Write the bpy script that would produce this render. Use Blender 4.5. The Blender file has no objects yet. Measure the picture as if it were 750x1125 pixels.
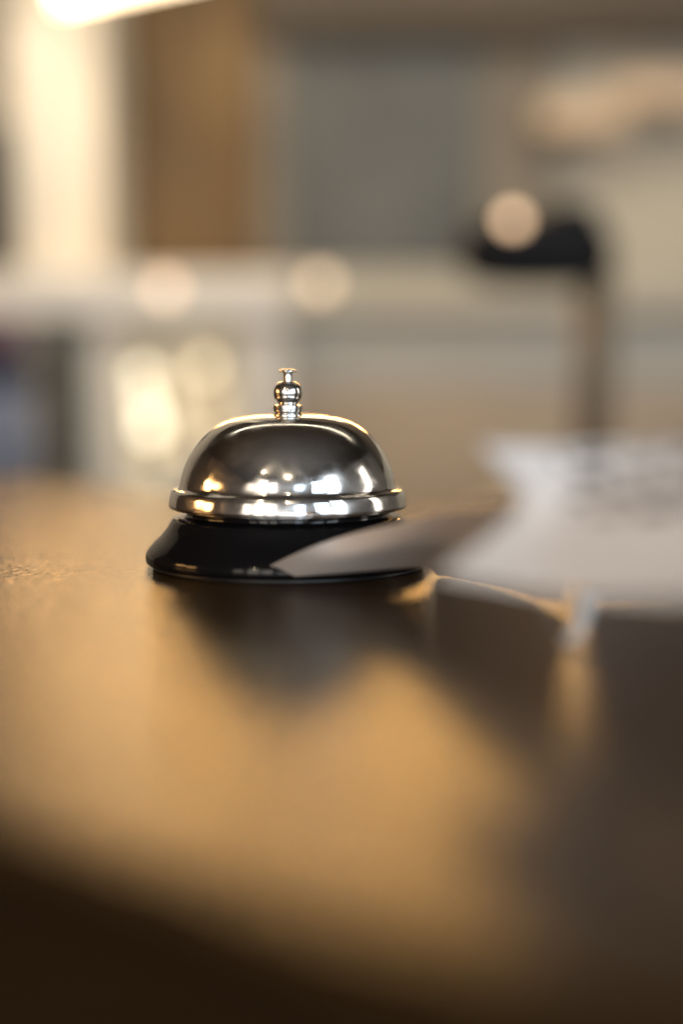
import bpy, bmesh, math, random
from mathutils import Vector, Matrix, noise
random.seed(7)
S = bpy.context.scene
C = S.collection
PI = math.pi

# ------------------------------------------------------------------ camera geometry (metres)
CAM = Vector((0.0163, -0.433, 0.057))
F = 1562.0                      # focal length in photo pixels (50 mm on a 24 mm wide sensor)
PITCH = math.atan((562.5 - 416) / F)

def at(px, py, d):
    """Point on the line of sight of a photo pixel at the depth d (metres along the floor from the camera)."""
    u = (px - 375) / F
    v = (562.5 - py) / F
    y = math.cos(PITCH) + v * math.sin(PITCH)
    z = -math.sin(PITCH) + v * math.cos(PITCH)
    return CAM + Vector((u, y, z)) * (d / y)

# ------------------------------------------------------------------ helpers
def mat(name, col, rough=0.5, metal=0.0, emis=None, estr=0.0, vary=0.0, scale=20.0, bump=0.0, bscale=200.0,
        stretch=(1, 1, 1), coat=0.0, spec=0.5, trans=0.0):
    m = bpy.data.materials.new(name)
    m.use_nodes = True
    nt = m.node_tree
    b = nt.nodes['Principled BSDF']
    b.inputs['Base Color'].default_value = (*col, 1)
    b.inputs['Roughness'].default_value = rough
    b.inputs['Metallic'].default_value = metal
    b.inputs['Specular IOR Level'].default_value = spec
    b.inputs['Coat Weight'].default_value = coat
    b.inputs['Transmission Weight'].default_value = trans
    if emis:
        b.inputs['Emission Color'].default_value = (*emis, 1)
        b.inputs['Emission Strength'].default_value = estr
    if vary or bump:
        tc = nt.nodes.new('ShaderNodeTexCoord')
        mp = nt.nodes.new('ShaderNodeMapping')
        mp.inputs['Scale'].default_value = stretch
        nt.links.new(tc.outputs['Object'], mp.inputs['Vector'])
    if vary:
        n = nt.nodes.new('ShaderNodeTexNoise')
        n.inputs['Scale'].default_value = scale
        n.inputs['Detail'].default_value = 6
        nt.links.new(mp.outputs['Vector'], n.inputs['Vector'])
        r = nt.nodes.new('ShaderNodeValToRGB')
        r.color_ramp.elements[0].position = 0.3
        r.color_ramp.elements[1].position = 0.7
        r.color_ramp.elements[0].color = (*[c * (1 - vary) for c in col], 1)
        r.color_ramp.elements[1].color = (*[min(1, c * (1 + vary)) for c in col], 1)
        nt.links.new(n.outputs['Fac'], r.inputs['Fac'])
        nt.links.new(r.outputs['Color'], b.inputs['Base Color'])
    if bump:
        n2 = nt.nodes.new('ShaderNodeTexNoise')
        n2.inputs['Scale'].default_value = bscale
        n2.inputs['Detail'].default_value = 3
        nt.links.new(mp.outputs['Vector'], n2.inputs['Vector'])
        bp = nt.nodes.new('ShaderNodeBump')
        bp.inputs['Strength'].default_value = bump
        bp.inputs['Distance'].default_value = 0.001
        nt.links.new(n2.outputs['Fac'], bp.inputs['Height'])
        nt.links.new(bp.outputs['Normal'], b.inputs['Normal'])
    return m

def link(name, bm, m, parent=None, smooth=False):
    me = bpy.data.meshes.new(name)
    bmesh.ops.recalc_face_normals(bm, faces=bm.faces)
    bm.to_mesh(me)
    bm.free()
    if smooth:
        for p in me.polygons:
            p.use_smooth = True
    me.materials.append(m)
    o = bpy.data.objects.new(name, me)
    C.objects.link(o)
    if parent:
        o.parent = parent
        o.matrix_parent_inverse = Matrix.Translation(-Vector(parent.location))
    return o

def thing(name, loc, label, cat, group=None):
    o = bpy.data.objects.new(name, None)
    o.empty_display_size = 0.02
    o.location = loc
    C.objects.link(o)
    tag(o, label, cat, group)
    return o

def tag(o, label=None, cat=None, group=None, kind=None):
    if label: o['label'] = label
    if cat: o['category'] = cat
    if group: o['group'] = group
    if kind: o['kind'] = kind
    return o

def box(bm, x0, x1, y0, y1, z0, z1, bev=0.0):
    r = bmesh.ops.create_cube(bm, size=1.0)
    vs = r['verts']
    for v in vs:
        v.co = Vector(((x0 + x1) / 2 + v.co.x * (x1 - x0), (y0 + y1) / 2 + v.co.y * (y1 - y0), (z0 + z1) / 2 + v.co.z * (z1 - z0)))
    if bev:
        es = list({e for v in vs for e in v.link_edges})
        bmesh.ops.bevel(bm, geom=es, offset=bev, segments=3, affect='EDGES', profile=0.5)
    return bm

def boxbm(*a, **k):
    return box(bmesh.new(), *a, **k)

def lathe(bm, prof, cx=0, cy=0, cz=0, n=128, close_top=True, close_bot=True):
    rings = []
    for r, z in prof:
        rings.append([bm.verts.new((cx + r * math.cos(2 * PI * i / n), cy + r * math.sin(2 * PI * i / n), cz + z)) for i in range(n)])
    for a, b in zip(rings, rings[1:]):
        for i in range(n):
            bm.faces.new((a[i], a[(i + 1) % n], b[(i + 1) % n], b[i]))
    if close_bot: bm.faces.new(rings[0][::-1])
    if close_top: bm.faces.new(rings[-1])
    return bm

def smooth_prof(pts, per=6):
    """Catmull-Rom through (r, z) points."""
    out = []
    p = [pts[0]] + list(pts) + [pts[-1]]
    for i in range(1, len(p) - 2):
        for k in range(per):
            t = k / per
            q = []
            for j in range(len(p[0])):
                a, b, c, d = p[i - 1][j], p[i][j], p[i + 1][j], p[i + 2][j]
                q.append(0.5 * (2 * b + (c - a) * t + (2 * a - 5 * b + 4 * c - d) * t * t + (3 * b - a - 3 * c + d) * t ** 3))
            out.append(tuple(q))
    out.append(tuple(pts[-1]))
    return out

def mm(pts):
    return [(a * 0.001, b * 0.001) for a, b in pts]

# ------------------------------------------------------------------ materials
def worktop_material():
    m = bpy.data.materials.new('lacquered_oak_top')
    m.use_nodes = True
    nt = m.node_tree
    b = nt.nodes['Principled BSDF']
    tc = nt.nodes.new('ShaderNodeTexCoord')
    mp = nt.nodes.new('ShaderNodeMapping')
    mp.inputs['Scale'].default_value = (1.0, 6.0, 1.0)
    nt.links.new(tc.outputs['Object'], mp.inputs['Vector'])
    n = nt.nodes.new('ShaderNodeTexNoise')
    n.inputs['Scale'].default_value = 22
    n.inputs['Detail'].default_value = 8
    n.inputs['Roughness'].default_value = 0.65
    nt.links.new(mp.outputs['Vector'], n.inputs['Vector'])
    r = nt.nodes.new('ShaderNodeValToRGB')
    r.color_ramp.elements[0].position = 0.3
    r.color_ramp.elements[1].position = 0.72
    r.color_ramp.elements[0].color = (0.046, 0.025, 0.0095, 1)
    r.color_ramp.elements[1].color = (0.080, 0.046, 0.018, 1)
    nt.links.new(n.outputs['Fac'], r.inputs['Fac'])
    nt.links.new(r.outputs['Color'], b.inputs['Base Color'])
    b.inputs['Specular Tint'].default_value = (0.95, 0.85, 0.70, 1)
    b.inputs['Metallic'].default_value = 0.0
    b.inputs['Roughness'].default_value = 0.145
    b.inputs['Specular IOR Level'].default_value = 0.16
    b.inputs['Coat Weight'].default_value = 0.0
    b.inputs['Coat Roughness'].default_value = 0.09
    b.inputs['Coat Tint'].default_value = (1.0, 0.82, 0.55, 1)
    # fine pores plus a slow waviness of the lacquer
    n2 = nt.nodes.new('ShaderNodeTexNoise')
    n2.inputs['Scale'].default_value = 330
    n2.inputs['Detail'].default_value = 4
    nt.links.new(tc.outputs['Object'], n2.inputs['Vector'])
    n3 = nt.nodes.new('ShaderNodeTexNoise')
    n3.inputs['Scale'].default_value = 28
    n3.inputs['Detail'].default_value = 2
    nt.links.new(tc.outputs['Object'], n3.inputs['Vector'])
    b1 = nt.nodes.new('ShaderNodeBump')
    b1.inputs['Strength'].default_value = 1.0
    b1.inputs['Distance'].default_value = 0.0007
    nt.links.new(n2.outputs['Fac'], b1.inputs['Height'])
    b2 = nt.nodes.new('ShaderNodeBump')
    b2.inputs['Strength'].default_value = 0.12
    b2.inputs['Distance'].default_value = 0.002
    nt.links.new(n3.outputs['Fac'], b2.inputs['Height'])
    nt.links.new(b1.outputs['Normal'], b2.inputs['Normal'])
    nt.links.new(b2.outputs['Normal'], b.inputs['Normal'])
    nt.links.new(b2.outputs['Normal'], b.inputs['Coat Normal'])
    return m

def printed_material():
    """White paper with rows of illegible print."""
    m = bpy.data.materials.new('printed_paper')
    m.use_nodes = True
    nt = m.node_tree
    b = nt.nodes['Principled BSDF']
    b.inputs['Roughness'].default_value = 0.65
    uv = nt.nodes.new('ShaderNodeTexCoord')
    mp = nt.nodes.new('ShaderNodeMapping')
    mp.inputs['Scale'].default_value = (5.0, 5.5, 1)
    mp.inputs['Rotation'].default_value = (0, 0, math.radians(-14))
    nt.links.new(uv.outputs['UV'], mp.inputs['Vector'])
    n = nt.nodes.new('ShaderNodeTexBrick')
    n.offset = 0.37
    n.inputs['Scale'].default_value = 1.0
    n.inputs['Mortar Size'].default_value = 0.12
    n.inputs['Brick Width'].default_value = 0.8
    n.inputs['Row Height'].default_value = 0.6
    n.inputs['Bias'].default_value = -0.35
    n.inputs['Color1'].default_value = (0.05, 0.05, 0.06, 1)
    n.inputs['Color2'].default_value = (0.86, 0.835, 0.82, 1)
    n.inputs['Mortar'].default_value = (0.86, 0.835, 0.82, 1)
    nt.links.new(mp.outputs['Vector'], n.inputs['Vector'])
    # print only on the upper right of the sheet
    sx = nt.nodes.new('ShaderNodeSeparateXYZ')
    nt.links.new(uv.outputs['UV'], sx.inputs['Vector'])
    g1 = nt.nodes.new('ShaderNodeMath'); g1.operation = 'GREATER_THAN'; g1.inputs[1].default_value = 0.20
    g2 = nt.nodes.new('ShaderNodeMath'); g2.operation = 'GREATER_THAN'; g2.inputs[1].default_value = 0.56
    nt.links.new(sx.outputs['X'], g1.inputs[0]); nt.links.new(sx.outputs['Y'], g2.inputs[0])
    gm = nt.nodes.new('ShaderNodeMath'); gm.operation = 'MULTIPLY'
    nt.links.new(g1.outputs[0], gm.inputs[0]); nt.links.new(g2.outputs[0], gm.inputs[1])
    mix = nt.nodes.new('ShaderNodeMix'); mix.data_type = 'RGBA'
    mix.inputs['A'].default_value = (0.86, 0.835, 0.82, 1)
    nt.links.new(gm.outputs[0], mix.inputs['Factor'])
    nt.links.new(n.outputs['Color'], mix.inputs['B'])
    nt.links.new(mix.outputs['Result'], b.inputs['Base Color'])
    return m

M = {
    'top': worktop_material(),
    'shaded_front': mat('painted_dark_falloff', (0.034, 0.020, 0.010), 0.9, vary=0.25, scale=25, stretch=(1, 6, 1), spec=0.0),  # front's fade into shade put into the colour
    'edge': mat('dark_oak_edge', (0.03, 0.02, 0.013), 0.5, vary=0.3, scale=30, stretch=(1, 1, 8)),
    'chrome': mat('polished_chrome', (0.86, 0.85, 0.83), 0.11, 1.0, bump=0.012, bscale=60),
    'brushed': mat('brushed_chrome', (0.82, 0.81, 0.79), 0.14, 1.0),
    'black': mat('gloss_black_enamel', (0.006, 0.006, 0.007), 0.10, spec=0.35, bump=0.01, bscale=150),
    'rubber': mat('black_rubber', (0.012, 0.012, 0.013), 0.35),
    'paper': mat('plain_paper', (0.88, 0.83, 0.80), 0.7, vary=0.05, scale=30),
    'print': printed_material(),
    'slip': mat('bluish_white_slip', (0.78, 0.86, 0.92), 0.25, coat=0.5, vary=0.04, scale=60),
    'wall': mat('beige_plaster', (0.56, 0.52, 0.44), 0.8, vary=0.06, scale=3),
    'cream': mat('cream_plaster', (0.76, 0.70, 0.60), 0.7, vary=0.04, scale=4),
    'wood': mat('brown_wood_panel', (0.125, 0.070, 0.020), 0.6, vary=0.45, scale=5, stretch=(6, 6, 0.6)),
    'grey': mat('grey_green_glass', (0.125, 0.13, 0.13), 0.45, spec=0.2, vary=0.5, scale=1.6),
    'white': mat('white_lacquer', (0.82, 0.80, 0.76), 0.4, vary=0.05, scale=5),
    'bluegrey': mat('blue_grey_laminate', (0.43, 0.42, 0.395), 0.5, vary=0.06, scale=4),
    'tan': mat('tan_wood', (0.44, 0.35, 0.255), 0.4, vary=0.12, scale=6, stretch=(1, 1, 5)),
    'darkgreen': mat('dark_grey_green', (0.055, 0.065, 0.055), 0.5, vary=0.1, scale=5),
    'darkmetal': mat('matt_black_metal', (0.010, 0.011, 0.014), 0.7, vary=0.1, scale=40, spec=0.15),
    'bronze': mat('brown_metal', (0.17, 0.14, 0.105), 0.5, 0.2, vary=0.1, scale=30),
    'navy': mat('navy_cloth', (0.02, 0.028, 0.06), 0.9, vary=0.2, scale=40),
    'mauve': mat('mauve_cloth', (0.10, 0.05, 0.09), 0.9, vary=0.2, scale=40),
    'slate': mat('slate_cloth', (0.20, 0.24, 0.34), 0.9, vary=0.15, scale=30),
    'floor': mat('dark_floor', (0.10, 0.08, 0.06), 0.35, vary=0.15, scale=4),
    'rear': mat('grey_plaster', (0.25, 0.26, 0.27), 0.8, vary=0.2, scale=2),
    'soffit': mat('dull_brown_paint', (0.085, 0.065, 0.048), 0.7, vary=0.1, scale=3),
    'ceil': mat('dark_ceiling', (0.05, 0.045, 0.04), 0.8, vary=0.1, scale=3),
    'strip': mat('lit_diffuser', (0.9, 0.85, 0.7), 0.5, emis=(1.0, 0.84, 0.60), estr=7.0),
    'housing': mat('lamp_housing', (0.25, 0.22, 0.18), 0.5, vary=0.05, scale=10),
    'glow': mat('lit_globe', (0.9, 0.8, 0.6), 0.4, emis=(1.0, 0.85, 0.60), estr=2.5),
    'glowpeach': mat('lit_peach_globe', (0.9, 0.7, 0.5), 0.4, emis=(1.0, 0.66, 0.40), estr=3.0),
    'glowjar': mat('bright_jar', (0.9, 0.8, 0.6), 0.4, emis=(1.0, 0.85, 0.60), estr=3.4),
    'glowsoft': mat('soft_jar', (0.9, 0.8, 0.6), 0.4, emis=(1.0, 0.80, 0.50), estr=2.4),
    'glowfaint': mat('faint_jar', (0.9, 0.8, 0.6), 0.4, emis=(1.0, 0.76, 0.45), estr=0.7),
    'glowdim': mat('dim_peach_globe', (0.9, 0.75, 0.6), 0.4, emis=(1.0, 0.70, 0.45), estr=1.9),
    'taupe': mat('taupe_board', (0.19, 0.165, 0.135), 0.7, vary=0.1, scale=4),
    'shade': mat('lit_peach_shade', (0.6, 0.46, 0.33), 0.6, emis=(1.0, 0.55, 0.28), estr=0.05),
    'brass': mat('dull_brass', (0.35, 0.25, 0.12), 0.35, 0.8),
}

def translucent(m, f):
    nt = m.node_tree
    b = nt.nodes['Principled BSDF']
    out = next(n for n in nt.nodes if n.type == 'OUTPUT_MATERIAL')
    tr = nt.nodes.new('ShaderNodeBsdfTranslucent')
    tr.inputs['Color'].default_value = (0.8, 0.74, 0.68, 1)
    mx = nt.nodes.new('ShaderNodeMixShader')
    mx.inputs[0].default_value = f
    nt.links.new(b.outputs[0], mx.inputs[1])
    nt.links.new(tr.outputs[0], mx.inputs[2])
    nt.links.new(mx.outputs[0], out.inputs['Surface'])
for k in ('paper', 'print', 'slip'):
    translucent(M[k], 0.3 if k == 'paper' else 0.15)

def smudged(m, lo, hi, scale):
    """Roughness that wanders between lo and hi: finger smears on the metal."""
    nt = m.node_tree
    b = nt.nodes['Principled BSDF']
    tc = nt.nodes.new('ShaderNodeTexCoord')
    n = nt.nodes.new('ShaderNodeTexNoise')
    n.inputs['Scale'].default_value = scale
    n.inputs['Detail'].default_value = 8
    n.inputs['Distortion'].default_value = 1.5
    nt.links.new(tc.outputs['Object'], n.inputs['Vector'])
    mr = nt.nodes.new('ShaderNodeMapRange')
    mr.inputs['From Min'].default_value = 0.35
    mr.inputs['From Max'].default_value = 0.68
    mr.inputs['To Min'].default_value = lo
    mr.inputs['To Max'].default_value = hi
    nt.links.new(n.outputs['Fac'], mr.inputs['Value'])
    nt.links.new(mr.outputs['Result'], b.inputs['Roughness'])
smudged(M['chrome'], 0.06, 0.24, 85)
smudged(M['black'], 0.06, 0.13, 70)

# ------------------------------------------------------------------ the bell
def make_bell():
    t = thing('reception_bell', (0, 0, 0), 'polished chrome call bell with a black flared base standing on the amber counter', 'bell')
    base = smooth_prof(mm([(42.6, 1.3), (43.2, 1.9), (43.4, 3.3), (42.9, 5.0), (41.0, 7.3), (38.6, 9.7), (36.9, 11.8), (35.9, 13.5), (35.1, 14.7), (33.8, 15.3), (31.6, 15.5), (31.0, 16.0), (30.8, 18.3), (29.5, 18.6)]))
    bo = link('base', lathe(bmesh.new(), base), M['black'], t, True)
    bo.data.polygons[-1].use_smooth = False
    foot = smooth_prof(mm([(40.6, 0.0), (41.2, 0.1), (41.4, 0.5), (41.2, 1.25), (40, 1.4)]), 4)
    link('foot_ring', lathe(bmesh.new(), foot), M['rubber'], bo, True)
    # striker hub inside, holding the dome
    link('hub', lathe(bmesh.new(), mm([(6, 15.4), (6, 19), (4, 21), (4, 45.9)]), n=48), M['darkmetal'], t, False)
    outer = smooth_prof(mm([(36.1, 18.3), (36.25, 18.7), (36.2, 19.5), (36.0, 20.8), (35.75, 22.0), (35.3, 23.1), (34.5, 23.7), (33.7, 23.8), (33.15, 24.2),
                            (32.75, 25.4), (32.3, 27.6), (31.3, 30.6), (29.6, 34.2), (27.2, 37.8), (24.2, 41.0), (20.6, 43.5), (16.6, 45.1), (12.0, 46.0), (7.0, 46.45), (2.0, 46.6)]))
    inner = [(max(0.0005, r - 0.0011), z - 0.0009) for r, z in outer[6:]][::-1]
    lower = mm([(34.9, 18.6), (35.4, 18.15), (35.8, 18.1)])
    d = lathe(bmesh.new(), inner + lower + outer)
    link('dome', d, M['chrome'], t, True)
    z0 = 46.2
    fin = smooth_prof([(r, z) for r, z in [(3.6, 0.0), (4.1, 0.5), (4.35, 0.9), (4.5, 1.1), (4.52, 2.6), (4.4, 2.75), (3.3, 3.0), (2.95, 3.35),
                       (3.35, 3.9), (4.1, 4.9), (4.45, 6.5), (4.15, 8.1), (3.3, 9.3), (2.3, 9.9), (1.5, 10.05)]], 5)
    fo = link('finial', lathe(bmesh.new(), [(r * .001, (z0 + z) * .001) for r, z in fin], n=64), M['brushed'], t, True)
    btn = smooth_prof([(1.42, 9.6), (1.42, 10.5), (1.42, 12.3), (1.7, 12.7), (2.7, 12.85), (2.85, 13.1), (2.6, 13.45), (1.6, 13.7), (0.2, 13.75)], 4)
    link('button', lathe(bmesh.new(), [(r * .001, (z0 + z) * .001) for r, z in btn], n=48), M['brushed'], t, True)
    return t
make_bell()

# ------------------------------------------------------------------ the counter
def make_counter():
    t = thing('reception_counter', (0, 0, -1.06), 'glossy amber wood reception counter that the bell and papers stand on', 'counter')
    # outline of the top; the far edge swings from left towards the right
    far = [(-1.05, 0.32), (-0.40, 0.387), (-0.23, 0.411), (-0.165, 0.401), (-0.118, 0.344), (-0.08, 0.287), (-0.03, 0.254), (0.06, 0.24), (0.30, 0.235), (1.05, 0.235)]
    far = smooth_prof(far, 5)
    near = smooth_prof([(1.10, -0.33), (0.30, -0.32), (0.11, -0.313), (0.05, -0.299), (0.024, -0.284), (0.004, -0.267), (-0.033, -0.239), (-0.12, -0.175), (-0.40, -0.06), (-1.10, 0.05)], 5)
    pts = far + near
    n = len(pts)
    nor = []
    for k in range(n):
        tn = Vector(pts[(k + 1) % n]) - Vector(pts[k - 1])
        nor.append(Vector((-tn.y, tn.x)).normalized())
    def ring(bm, f, z):
        """Outline moved outward by f on the far side and by f * 14 on the softly rolled near side."""
        out = []
        for k, (x, y) in enumerate(pts):
            g = f * (ROLL if k >= len(far) else 1.0)
            out.append(bm.verts.new((x + nor[k].x * g, y + nor[k].y * g, z)))
        return out
    ROLL = 14.0  # near side shaped to roll off so the front falls to dark
    def skin(bm, rings, top=True):
        for a, b in zip(rings, rings[1:]):
            for k in range(n):
                bm.faces.new((a[k], a[(k + 1) % n], b[(k + 1) % n], b[k]))
        if top: bm.faces.new(rings[0])
        bm.faces.new(rings[-1][::-1])
    bm = bmesh.new()
    prof = [(0.0045 * q / 14, -0.018 * (q / 14) ** 2) for q in range(15)]
    skin(bm, [ring(bm, f, z) for f, z in prof[:4]] + [ring(bm, prof[3][0], -0.012)])
    o = link('worktop', bm, M['top'], t, True)
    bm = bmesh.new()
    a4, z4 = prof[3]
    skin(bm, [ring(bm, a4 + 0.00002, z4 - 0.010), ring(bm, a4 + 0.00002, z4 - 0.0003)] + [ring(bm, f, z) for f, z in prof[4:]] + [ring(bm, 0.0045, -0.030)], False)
    link('shaded_front', bm, M['shaded_front'], t, True)  # dark strip painted where the counter front falls into shade
    bm = bmesh.new()
    skin(bm, [ring(bm, 0.0042, -0.0302), ring(bm, 0.0042, -0.07)])
    link('edge_band', bm, M['edge'], t)
    bm = bmesh.new()
    skin(bm, [ring(bm, 0.002, -0.0702), ring(bm, 0.002, -1.06)])
    link('front_panel', bm, M['edge'], t)
make_counter()

# ------------------------------------------------------------------ papers
def sheet(name, rows, m, label, cat, per=8, thick=0.00025, crumple=0.0, seed=0.0, group=None):
    """A curved sheet lofted through rows of points (each row a list of Vectors of equal length)."""
    def cr(a, b, c, d, t):
        return 0.5 * (2 * b + (c - a) * t + (2 * a - 5 * b + 4 * c - d) * t * t + (3 * b - a - 3 * c + d) * t ** 3)
    def dense(line):
        p = [line[0]] + list(line) + [line[-1]]
        out = []
        for i in range(1, len(p) - 2):
            for k in range(per):
                out.append(cr(p[i - 1], p[i], p[i + 1], p[i + 2], k / per))
        out.append(line[-1])
        return out
    rows = [dense(r) for r in rows]
    cols = [dense([r[j] for r in rows]) for j in range(len(rows[0]))]
    bm = bmesh.new()
    uvl = bm.loops.layers.uv.new('UVMap')
    nu, nv = len(cols), len(cols[0])
    g = []
    for i, c in enumerate(cols):
        line = []
        for j, p in enumerate(c):
            q = p.copy()
            if crumple:
                k = noise.noise(Vector((p.x * 35 + seed, p.y * 35, p.z * 35)))
                q += Vector((0.3, -1.0, 0.5)) * k * crumple
            q.z = max(q.z, 0.0006)
            line.append(bm.verts.new(q))
        g.append(line)
    for i in range(nu - 1):
        for j in range(nv - 1):
            fc = bm.faces.new((g[i][j], g[i + 1][j], g[i + 1][j + 1], g[i][j + 1]))
            for l, (a, b) in zip(fc.loops, ((i, j), (i + 1, j), (i + 1, j + 1), (i, j + 1))):
                l[uvl].uv = (a / (nu - 1), b / (nv - 1))
    o = link(name, bm, m, None, True)
    s = o.modifiers.new('thickness', 'SOLIDIFY')
    s.thickness = thick
    s.offset = 0
    tag(o, label, cat, group)
    return o

G = 'loose papers beside the bell'
# lower sheet: long pointed flap that lies across the front of the base and climbs to the right
A_low = [(268, 636, .400), (335, 632, .388), (400, 628, .384), (465, 624, .388), (490, 633, .405), (550, 650, .380), (618, 664, .345)]
A_mid = [(269, 635, .400), (338, 618, .383), (395, 607, .374), (455, 598, .364), (495, 600, .360), (555, 605, .342), (620, 612, .322)]
A_top = [(270, 634, .400), (332, 605, .380), (380, 588, .376), (450, 571, .356), (500, 562, .338), (545, 556, .322), (622, 545, .305)]
sheet('paper_sheet', [[at(*p) for p in r] for r in (A_low, A_mid, A_top)], M['paper'],
      'plain pale sheet whose pointed tip lies across the front of the bell base', 'paper', crumple=0.0022, seed=3, group=G)
B = [[(478, 630, .267), (600, 652, .257), (700, 658, .245), (800, 660, .235), (900, 660, .229)],
     [(528, 594, .271), (600, 605, .265), (700, 610, .253), (800, 610, .243), (900, 610, .237)],
     [(572, 548, .273), (640, 548, .269), (720, 550, .259), (800, 550, .251), (900, 550, .247)],
     [(525, 489, .267), (620, 489, .271), (720, 484, .269), (800, 480, .265), (900, 478, .262)]]
sheet('paper_sheet', [[at(*p) for p in r] for r in B], M['print'],
      'white sheet with blurred dark print, topmost of the papers at the right', 'paper', crumple=0.002, seed=11, group=G)
Cc = [[(648, 666, .352), (710, 669, .356), (790, 669, .356), (900, 669, .356)],
      [(646, 640, .342), (710, 640, .340), (790, 640, .335), (900, 640, .33)],
      [(636, 600, .322), (710, 600, .318), (790, 600, .310), (900, 600, .31)],
      [(616, 552, .300), (710, 552, .302), (790, 552, .298), (900, 552, .29)]]
sheet('paper_sheet', [[at(*p) for p in r] for r in Cc], M['paper'],
      'plain grey-shaded sheet standing under the printed sheet, its lower edge just off the counter', 'paper', crumple=0.0012, seed=20, group=G)
sl = [[(638, 652, .318), (648, 652, .318), (658, 653, .318)],
      [(628, 686, .308), (637, 686, .308), (646, 687, .308)],
      [(616, 711, .301), (625, 712, .3005), (634, 712, .3005)]]
sheet('paper_slip', [[at(*p) for p in r] for r in sl], M['slip'],
      'narrow bluish white slip slanting from the papers down to the counter', 'paper slip', per=4)

# ------------------------------------------------------------------ the room behind
DW = 2.62                                   # depth of the back wall from the camera
def rect(px0, px1, py0, py1, d, thick, bev=0.0):
    """Box whose front face fills a picture rectangle at the depth d."""
    a = at(px0, (py0 + py1) / 2, d); b = at(px1, (py0 + py1) / 2, d)
    zt = at((px0 + px1) / 2, py0, d).z; zb = at((px0 + px1) / 2, py1, d).z
    return boxbm(a.x, b.x, a.y, a.y + thick, zb, zt, bev=bev)

ywall = at(375, 400, DW).y
tag(link('back_wall', boxbm(-2.4, 2.4, ywall, ywall + 0.1, -1.06, 1.60), M['wall']), kind='structure')
tag(link('wall_behind_camera', boxbm(-2.4, 2.4, -2.7, -2.6, -1.06, 1.60), M['rear']), kind='structure')
tag(link('soffit', boxbm(at(284, 0, 2.5).x, 2.4, at(0, 0, 2.5).y, ywall - 0.002, at(400, 34, 2.5).z, 1.60), M['soffit']), kind='structure')
tag(link('wall_left', boxbm(-2.5, -2.402, -2.6, ywall, -1.06, 1.60), M['soffit']), kind='structure')
tag(link('wall_right', boxbm(2.402, 2.5, -2.6, ywall, -1.06, 1.60), M['rear']), kind='structure')
tag(link('floor', boxbm(-2.4, 2.4, -2.6, ywall + 0.1, -1.10, -1.062), M['floor']), kind='structure')
tag(link('ceiling', boxbm(-2.4, 2.4, -2.6, ywall + 0.1, 1.602, 1.66), M['ceil']), kind='structure')

# pillar
p = thing('pillar', (*at(45, 400, 2.3).xy, -1.06), 'cream plaster pillar glowing under the ceiling strip light', 'pillar')
a, b = at(10, 200, 2.3), at(113, 200, 2.3)
link('shaft', boxbm(a.x, b.x, a.y, a.y + 0.26, -1.06, 1.60, bev=0.012), M['cream'], p)
# brown wooden panel and grey glass
p = thing('wood_panel', (*at(200, 300, 2.56).xy, at(200, 295, 2.56).z), 'tall brown wooden wall panel between the cream pillar and the grey glass', 'wall panel')
link('board', rect(100, 283, -60, 294, 2.56, 0.03, 0.003), M['wood'], p)
p = thing('glass_panel', (*at(410, 300, 2.56).xy, at(410, 294, 2.56).z), 'dull grey-green glass panel right of the brown wooden panel', 'glass panel')
link('pane', rect(315, 524, -60, 294, 2.57, 0.012), M['grey'], p)
q = thing('wall_tone_board', (*at(565, 300, 2.56).xy, at(565, 294, 2.56).z), 'added taupe board darkening the wall between the grey glass and the beige wall, above the black lamp', 'wall panel')
link('board', rect(526, 610, -60, 294, 2.575, 0.012), M['taupe'], q)  # added board, darkens the upper wall by its colour
fr = boxbm(at(284, 0, 2.56).x, at(314, 0, 2.56).x, at(0, 0, 2.555).y, at(0, 0, 2.59).y, at(300, 294, 2.56).z, at(300, -60, 2.56).z)
link('frame', fr, M['taupe'], p)

# dark screen at the left edge
p = thing('wall_screen', at(-30, 210, 2.2), 'black screen cut off by the left edge in front of the pillar', 'screen')
link('panel', rect(-120, 11, 135, 292, 2.22, 0.03, 0.006), M['darkmetal'], p)

# white cabinet with an open lit niche
p = thing('white_cabinet', (*at(150, 540, 2.2).xy, -1.06), 'white cabinet with a ledge and an open lit niche behind the bell', 'cabinet')
d0 = 2.2
def zz(py, d=d0): return at(200, py, d).z
def xx(px, d=d0): return at(px, 400, d).x
yf = at(0, 400, d0).y
link('ledge', boxbm(xx(-140), xx(318), yf - 0.03, yf + 0.33, zz(352), zz(300), bev=0.006), M['white'], p)
link('side_panel', boxbm(xx(96), xx(124), yf, yf + 0.30, -1.06, zz(353)), M['white'], p)
link('side_panel', boxbm(xx(268), xx(312), yf, yf + 0.30, -1.06, zz(353)), M['white'], p)
link('back_panel', boxbm(xx(125), xx(267), yf + 0.27, yf + 0.295, -1.06, zz(354)), M['white'], p)
link('shelf', boxbm(xx(125), xx(267), yf + 0.01, yf + 0.265, zz(548), zz(536)), M['white'], p)
link('door', boxbm(xx(52), xx(95), yf - 0.004, yf + 0.02, -1.04, zz(356), bev=0.002), M['darkgreen'], p)
link('carcass', boxbm(xx(-140), xx(51), yf + 0.01, yf + 0.30, -1.06, zz(354)), M['bluegrey'], p)

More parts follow.
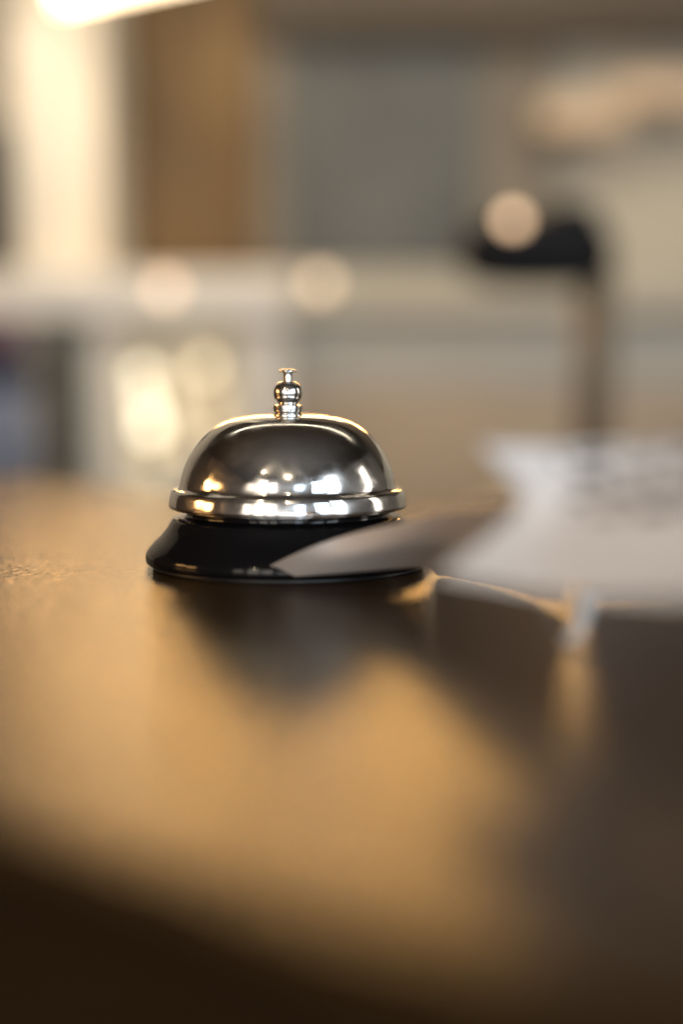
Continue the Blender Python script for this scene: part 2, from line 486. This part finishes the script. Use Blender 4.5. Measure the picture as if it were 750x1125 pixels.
# bag at left
p = thing('bag', at(5, 520, 1.95), 'dark navy bag with a mauve handle standing at the left edge by the cabinet', 'bag')
def blob(px, py, d, rx, ry, rz, sub=3):
    bm = bmesh.new()
    bmesh.ops.create_icosphere(bm, subdivisions=sub, radius=1)
    c = at(px, py, d)
    for v in bm.verts:
        k = 1 + 0.08 * noise.noise(v.co * 2.1 + Vector((px, py, 0)))
        s = [math.copysign(abs(q) ** 0.72, q) for q in v.co]
        v.co = Vector((c.x + s[0] * rx * k, c.y + s[1] * ry * k, c.z + s[2] * rz * k))
    return bm
link('pouch', blob(0, 480, 1.95, 0.055, 0.06, 0.095), M['slate'], p, True)
link('flap', blob(2, 412, 1.95, 0.05, 0.055, 0.035), M['navy'], p, True)
link('handle', blob(-2, 375, 1.95, 0.032, 0.02, 0.035), M['mauve'], p, True)

# long low desk under the glass panel
p = thing('back_desk', (*at(450, 540, 2.35).xy, -1.06), 'long low desk with a beige ledge and blue-grey front behind the bell', 'desk')
d1 = 2.35
y1 = at(0, 400, d1).y
link('ledge', boxbm(xx(296, d1), xx(1000, d1), y1 - 0.03, y1 + 0.2, zz(345, d1), zz(298, d1), bev=0.005), M['wall'], p)
link('front_panel', boxbm(xx(298, d1), xx(1000, d1), y1, y1 + 0.18, zz(425, d1), zz(346, d1)), M['bluegrey'], p)
link('base_panel', boxbm(xx(298, d1), xx(1000, d1), y1 - 0.012, y1 + 0.17, -1.06, zz(426, d1)), M['tan'], p)

# lamps that read as discs
def globe_lamp(px, py, d, r, m, label, group, stem=0.02):
    c = at(px, py, d)
    t = thing('globe_lamp', (c.x, c.y, c.z - r - stem), label, 'lamp', group)
    bm = bmesh.new()
    bmesh.ops.create_uvsphere(bm, u_segments=24, v_segments=16, radius=r, matrix=Matrix.Translation(c))
    link('globe', bm, M[m], t, True)
    link('stem', lathe(bmesh.new(), [(r * 0.8, 0), (r * 0.8, 0.004), (r * 0.25, 0.006), (r * 0.25, stem + r * 0.05)], c.x, c.y, c.z - r - stem, n=24), M['brass'], t)
    return t
gl = 'small lamps on the ledges'
globe_lamp(183, 318, 2.18, 0.018, 'glowdim', 'small warm globe lamp on the white cabinet ledge', gl, 0.012)
globe_lamp(352, 312, 2.33, 0.018, 'glowdim', 'small peach globe lamp on the beige desk ledge left of the black lamp', gl, 0.012)
gn = 'lit jars inside the cabinet niche'
def lit_jar(px, py, d, r, h, m, label):
    c = at(px, py, d)
    t = thing('lit_jar', (c.x, c.y, c.z - h), label, 'lamp', gn)
    pr = smooth_prof([(r * .7, -h), (r, -h * .8), (r, h * .45), (r * .8, h * .75), (r * .55, h * .85), (r * .55, h)], 4)
    link('jar', lathe(bmesh.new(), pr, c.x, c.y, c.z, n=28), M[m], t, True)
    link('lid', lathe(bmesh.new(), [(r * .62, h + .0005), (r * .62, h + .006)], c.x, c.y, c.z, n=28), M['brass'], t)
for px, py, dd, r, h, m, lab in (
        (158, 412, 2.30, .014, .014, 'glow', 'warm lit jar at the upper left inside the cabinet niche'),
        (165, 466, 2.27, .014, .018, 'glowjar', 'brightest lit jar, low on the left inside the cabinet niche'),
        (160, 438, 2.31, .012, .014, 'glow', 'warm lit jar between the upper left jar and the brightest jar in the niche'),
        (192, 430, 2.40, .011, .050, 'glowfaint', 'slim dim jar in the centre of the cabinet niche'),
        (226, 402, 2.36, .013, .014, 'glowsoft', 'lit jar at the upper right inside the cabinet niche'),
        (240, 452, 2.34, .013, .045, 'glowfaint', 'faint jar at the right side of the cabinet niche, nearest the bell'),
        (205, 480, 2.33, .012, .030, 'glowfaint', 'faint jar low in the middle of the cabinet niche'),
        (166, 512, 2.30, .013, .020, 'glowfaint', 'lowest jar in the cabinet niche, just above the counter edge')):
    lit_jar(px, py, dd, r, h, m, lab)

# black lamp on a brown post
d2 = 1.55
p = thing('desk_lamp', (*at(656, 500, d2).xy, -0.1), 'black-headed lamp on a brown post behind the papers', 'lamp')
xl = lambda px: at(px, 300, d2).x
zl = lambda py: at(600, py, d2).z
yl = at(0, 300, d2).y
def rounded(bm, px, py, rx, ry, rz, e=0.62):
    c = at(px, py, d2)
    r = bmesh.ops.create_icosphere(bm, subdivisions=4, radius=1)
    for v in r['verts']:
        q = [math.copysign(abs(k) ** e, k) for k in v.co]
        v.co = Vector((c.x + q[0] * rx, c.y + q[1] * ry, c.z + q[2] * rz))
hd = bmesh.new()
rounded(hd, 588, 278, 0.083, 0.04, 0.037)
rounded(hd, 622, 254, 0.036, 0.036, 0.030)
link('lamp_head', hd, M['darkmetal'], p, True)
link('post', lathe(bmesh.new(), [(0.021, -0.1), (0.021, zl(297))], xl(655), yl, 0, n=32), M['bronze'], p, True)
link('foot', lathe(bmesh.new(), [(0.07, -0.1), (0.07, -0.09), (0.02, -0.085)], xl(655), yl, 0, n=40), M['bronze'], p)
bm = bmesh.new()
bmesh.ops.create_uvsphere(bm, u_segments=24, v_segments=16, radius=0.010, matrix=Matrix.Translation(at(563, 243, d2 - 0.03)))
link('bulb', bm, M['glowpeach'], p, True)
# side table that carries the lamp
p = thing('side_table', (*at(656, 500, 1.6).xy, -1.06), 'pale side table holding the black-headed lamp', 'table')
link('tabletop', boxbm(xl(560), xl(900), yl - 0.2, yl + 0.25, -0.13, -0.1005, bev=0.004), M['wall'], p)
for sx in (xl(570), xl(890)):
    for sy in (yl - 0.17, yl + 0.22):
        link('leg', boxbm(sx - 0.015, sx + 0.015, sy - 0.015, sy + 0.015, -1.06, -0.1305), M['bronze'], p)

# wall lamps with dim peach shades
def wall_lamp(px, py, w, label):
    c = at(px, py, 2.5)
    t = thing('wall_lamp', c, label, 'wall lamp', 'peach wall lamps')
    h = 0.045
    link('shade', boxbm(c.x - w, c.x + w, c.y - 0.02, c.y + 0.05, c.z - h * .6, c.z + h * .6, bev=0.012), M['shade'], t)
    link('bracket', boxbm(c.x - 0.02, c.x + 0.02, c.y + 0.0505, ywall, c.z - 0.02, c.z + 0.02), M['brass'], t)
wall_lamp(640, 128, 0.075, 'lower left of the two dim peach wall lamps above the black-headed lamp')
wall_lamp(735, 100, 0.09, 'upper right peach wall lamp, cut by the right edge')

# ceiling strip lights
def strip_light(p0, p1, w, label, drop=0.03, m='strip'):
    c = (p0 + p1) / 2
    t = thing('strip_light', c, label, 'ceiling light', 'ceiling strip lights')
    v = p1 - p0
    L = v.length
    q = v.to_track_quat('X', 'Z').to_matrix().to_4x4()
    for nm, z0, z1, mt in (('diffuser', -0.012, 0.012, m), ('housing', 0.0125, 0.04, 'housing')):
        bm = boxbm(-L / 2, L / 2, -w / 2, w / 2, z0, z1, bev=0.004)
        bm.transform(Matrix.Translation(c) @ q)
        link(nm, bm, M[mt], t)
    for s in (-0.4, 0.4):
        k = c + v * s
        link('hanger', boxbm(k.x - 0.003, k.x + 0.003, k.y - 0.003, k.y + 0.003, k.z + 0.03, 1.60), M['housing'], t)
strip_light(at(66, -8, 2.1), at(620, -128, 2.3), 0.045, 'long bright warm strip light hanging at the top left above the pillar')

# ------------------------------------------------------------------ lamps and added fills lighting the place
def area(name, loc, target, sx, sy, power, col):
    l = bpy.data.lights.new(name, 'AREA')
    l.shape = 'RECTANGLE'
    l.size, l.size_y = sx, sy
    l.energy = power
    l.color = col
    o = bpy.data.objects.new(name, l)
    o.location = loc
    o.rotation_euler = (Vector(target) - Vector(loc)).to_track_quat('-Z', 'Y').to_euler()
    C.objects.link(o)
    return o
def polar(az, el, d):
    """Direction seen from the bell: az to the right of straight back towards the camera."""
    a, e = math.radians(az), math.radians(el)
    return Vector((math.sin(a) * math.cos(e), -math.cos(a) * math.cos(e), math.sin(e))) * d + Vector((0, 0, 0.035))
area('window_and_fill', polar(35, 12, 2.2), (0, 0, 0.03), 0.50, 1.05, 10, (0.74, 0.87, 1.0))
area('window_and_fill', polar(52, 14, 2.25), (0, 0, 0.03), 0.52, 1.30, 8, (0.86, 0.93, 1.0))
area('window_and_fill', polar(10, 2, 1.6), (0, 0, 0.03), 0.9, 0.25, 2.2, (1.0, 0.93, 0.86))  # low front fill added to lighten the sheets, no window
area('window_and_fill', polar(14, 9, 2.2), (0, 0, 0.03), 0.30, 0.8, 4, (0.62, 0.80, 1.0))
area('window_and_fill', polar(-14, 12, 2.2), (0, 0, 0.03), 0.30, 1.0, 3.2, (1.0, 0.90, 0.78))  # this and the next two stand in for a warm lit wall
area('window_and_fill', polar(-25, 13, 2.2), (0, 0, 0.03), 0.34, 1.15, 4.6, (1.0, 0.87, 0.72))
area('window_and_fill', polar(-37, 11, 2.2), (0, 0, 0.03), 0.30, 0.8, 1.8, (1.0, 0.84, 0.66))
area('rear_wall_wash', (0, -1.7, -0.7), (0, -2.7, 0.3), 2.8, 0.3, 105, (0.95, 0.97, 1.0))  # added wash, brightens the rear wall mirrored in the dome
area('window_and_fill', polar(97, 14, 2.0), (0, 0, 0.03), 0.3, 0.9, 3, (1.0, 0.92, 0.82))  # added light for the bright right limb of the dome, no window
def point(name, loc, power, col, r):
    l = bpy.data.lights.new(name, 'POINT')
    l.energy = power
    l.color = col
    l.shadow_soft_size = r
    o = bpy.data.objects.new(name, l)
    o.location = loc
    C.objects.link(o)
point('spot_lamp', polar(-28, 38, 1.7), 6, (1.0, 0.80, 0.55), 0.02)
point('spot_lamp', polar(2, 33, 1.7), 4, (1.0, 0.80, 0.55), 0.018)
point('spot_lamp', polar(-80, 9, 1.7), 10, (1.0, 0.52, 0.18), 0.18)
point('spot_lamp', polar(-92, 11, 1.7), 10, (1.0, 0.52, 0.18), 0.18)
# fill added to brighten the pillar, and a spot for the panel's lit patch
def spot(name, loc, target, power, col, ang, r=0.03, blend=0.6):
    l = bpy.data.lights.new(name, 'SPOT')
    l.energy = power
    l.color = col
    l.spot_size = math.radians(ang)
    l.spot_blend = blend
    l.shadow_soft_size = r
    o = bpy.data.objects.new(name, l)
    o.location = loc
    o.rotation_euler = (Vector(target) - Vector(loc)).to_track_quat('-Z', 'Y').to_euler()
    C.objects.link(o)
spot('pillar_fill', at(55, -60, 1.95), at(58, 140, 2.3), 3.3, (1.0, 0.86, 0.67), 62)
spot('panel_downlight', at(250, -100, 2.2), at(246, 85, 2.56), 3.0, (1.0, 0.74, 0.40), 30)
area('back_wall_fill', (0.1, 0.85, 1.25), (0.1, 2.2, 0.1), 1.8, 0.6, 17, (1.0, 0.87, 0.66))  # added fill for the back wall and cabinet fronts
# unseen area light added before the back wall to make the amber pool
cl = area('amber_pool_fill', (-0.03, 1.80, 0.49), (0, -0.1, 0), 0.95, 0.10, 8.3, (1.0, 0.52, 0.155))
cl.rotation_euler.rotate_axis('Z', math.radians(4))

# ------------------------------------------------------------------ world, camera, render
w = bpy.data.worlds.new('World')
S.world = w
w.use_nodes = True
bg = w.node_tree.nodes['Background']
bg.inputs['Color'].default_value = (1.0, 0.9, 0.78, 1)
bg.inputs['Strength'].default_value = 0.025

cd = bpy.data.cameras.new('Camera')
cd.sensor_fit = 'HORIZONTAL'
cd.sensor_width = 24
cd.lens = 50
cd.clip_start = 0.01
cd.clip_end = 50
cd.dof.use_dof = True
cd.dof.focus_distance = 0.42
cd.dof.aperture_fstop = 2.3
cam = bpy.data.objects.new('Camera', cd)
cam.location = CAM
cam.rotation_euler = (PI / 2 - PITCH, 0, 0)
C.objects.link(cam)
S.camera = cam
S.view_settings.view_transform = 'Standard'
S.view_settings.look = 'None'
S.view_settings.exposure = 0
S.view_settings.gamma = 1
S.cycles.use_denoising = True
S.cycles.max_bounces = 10
S.cycles.sample_clamp_indirect = 6
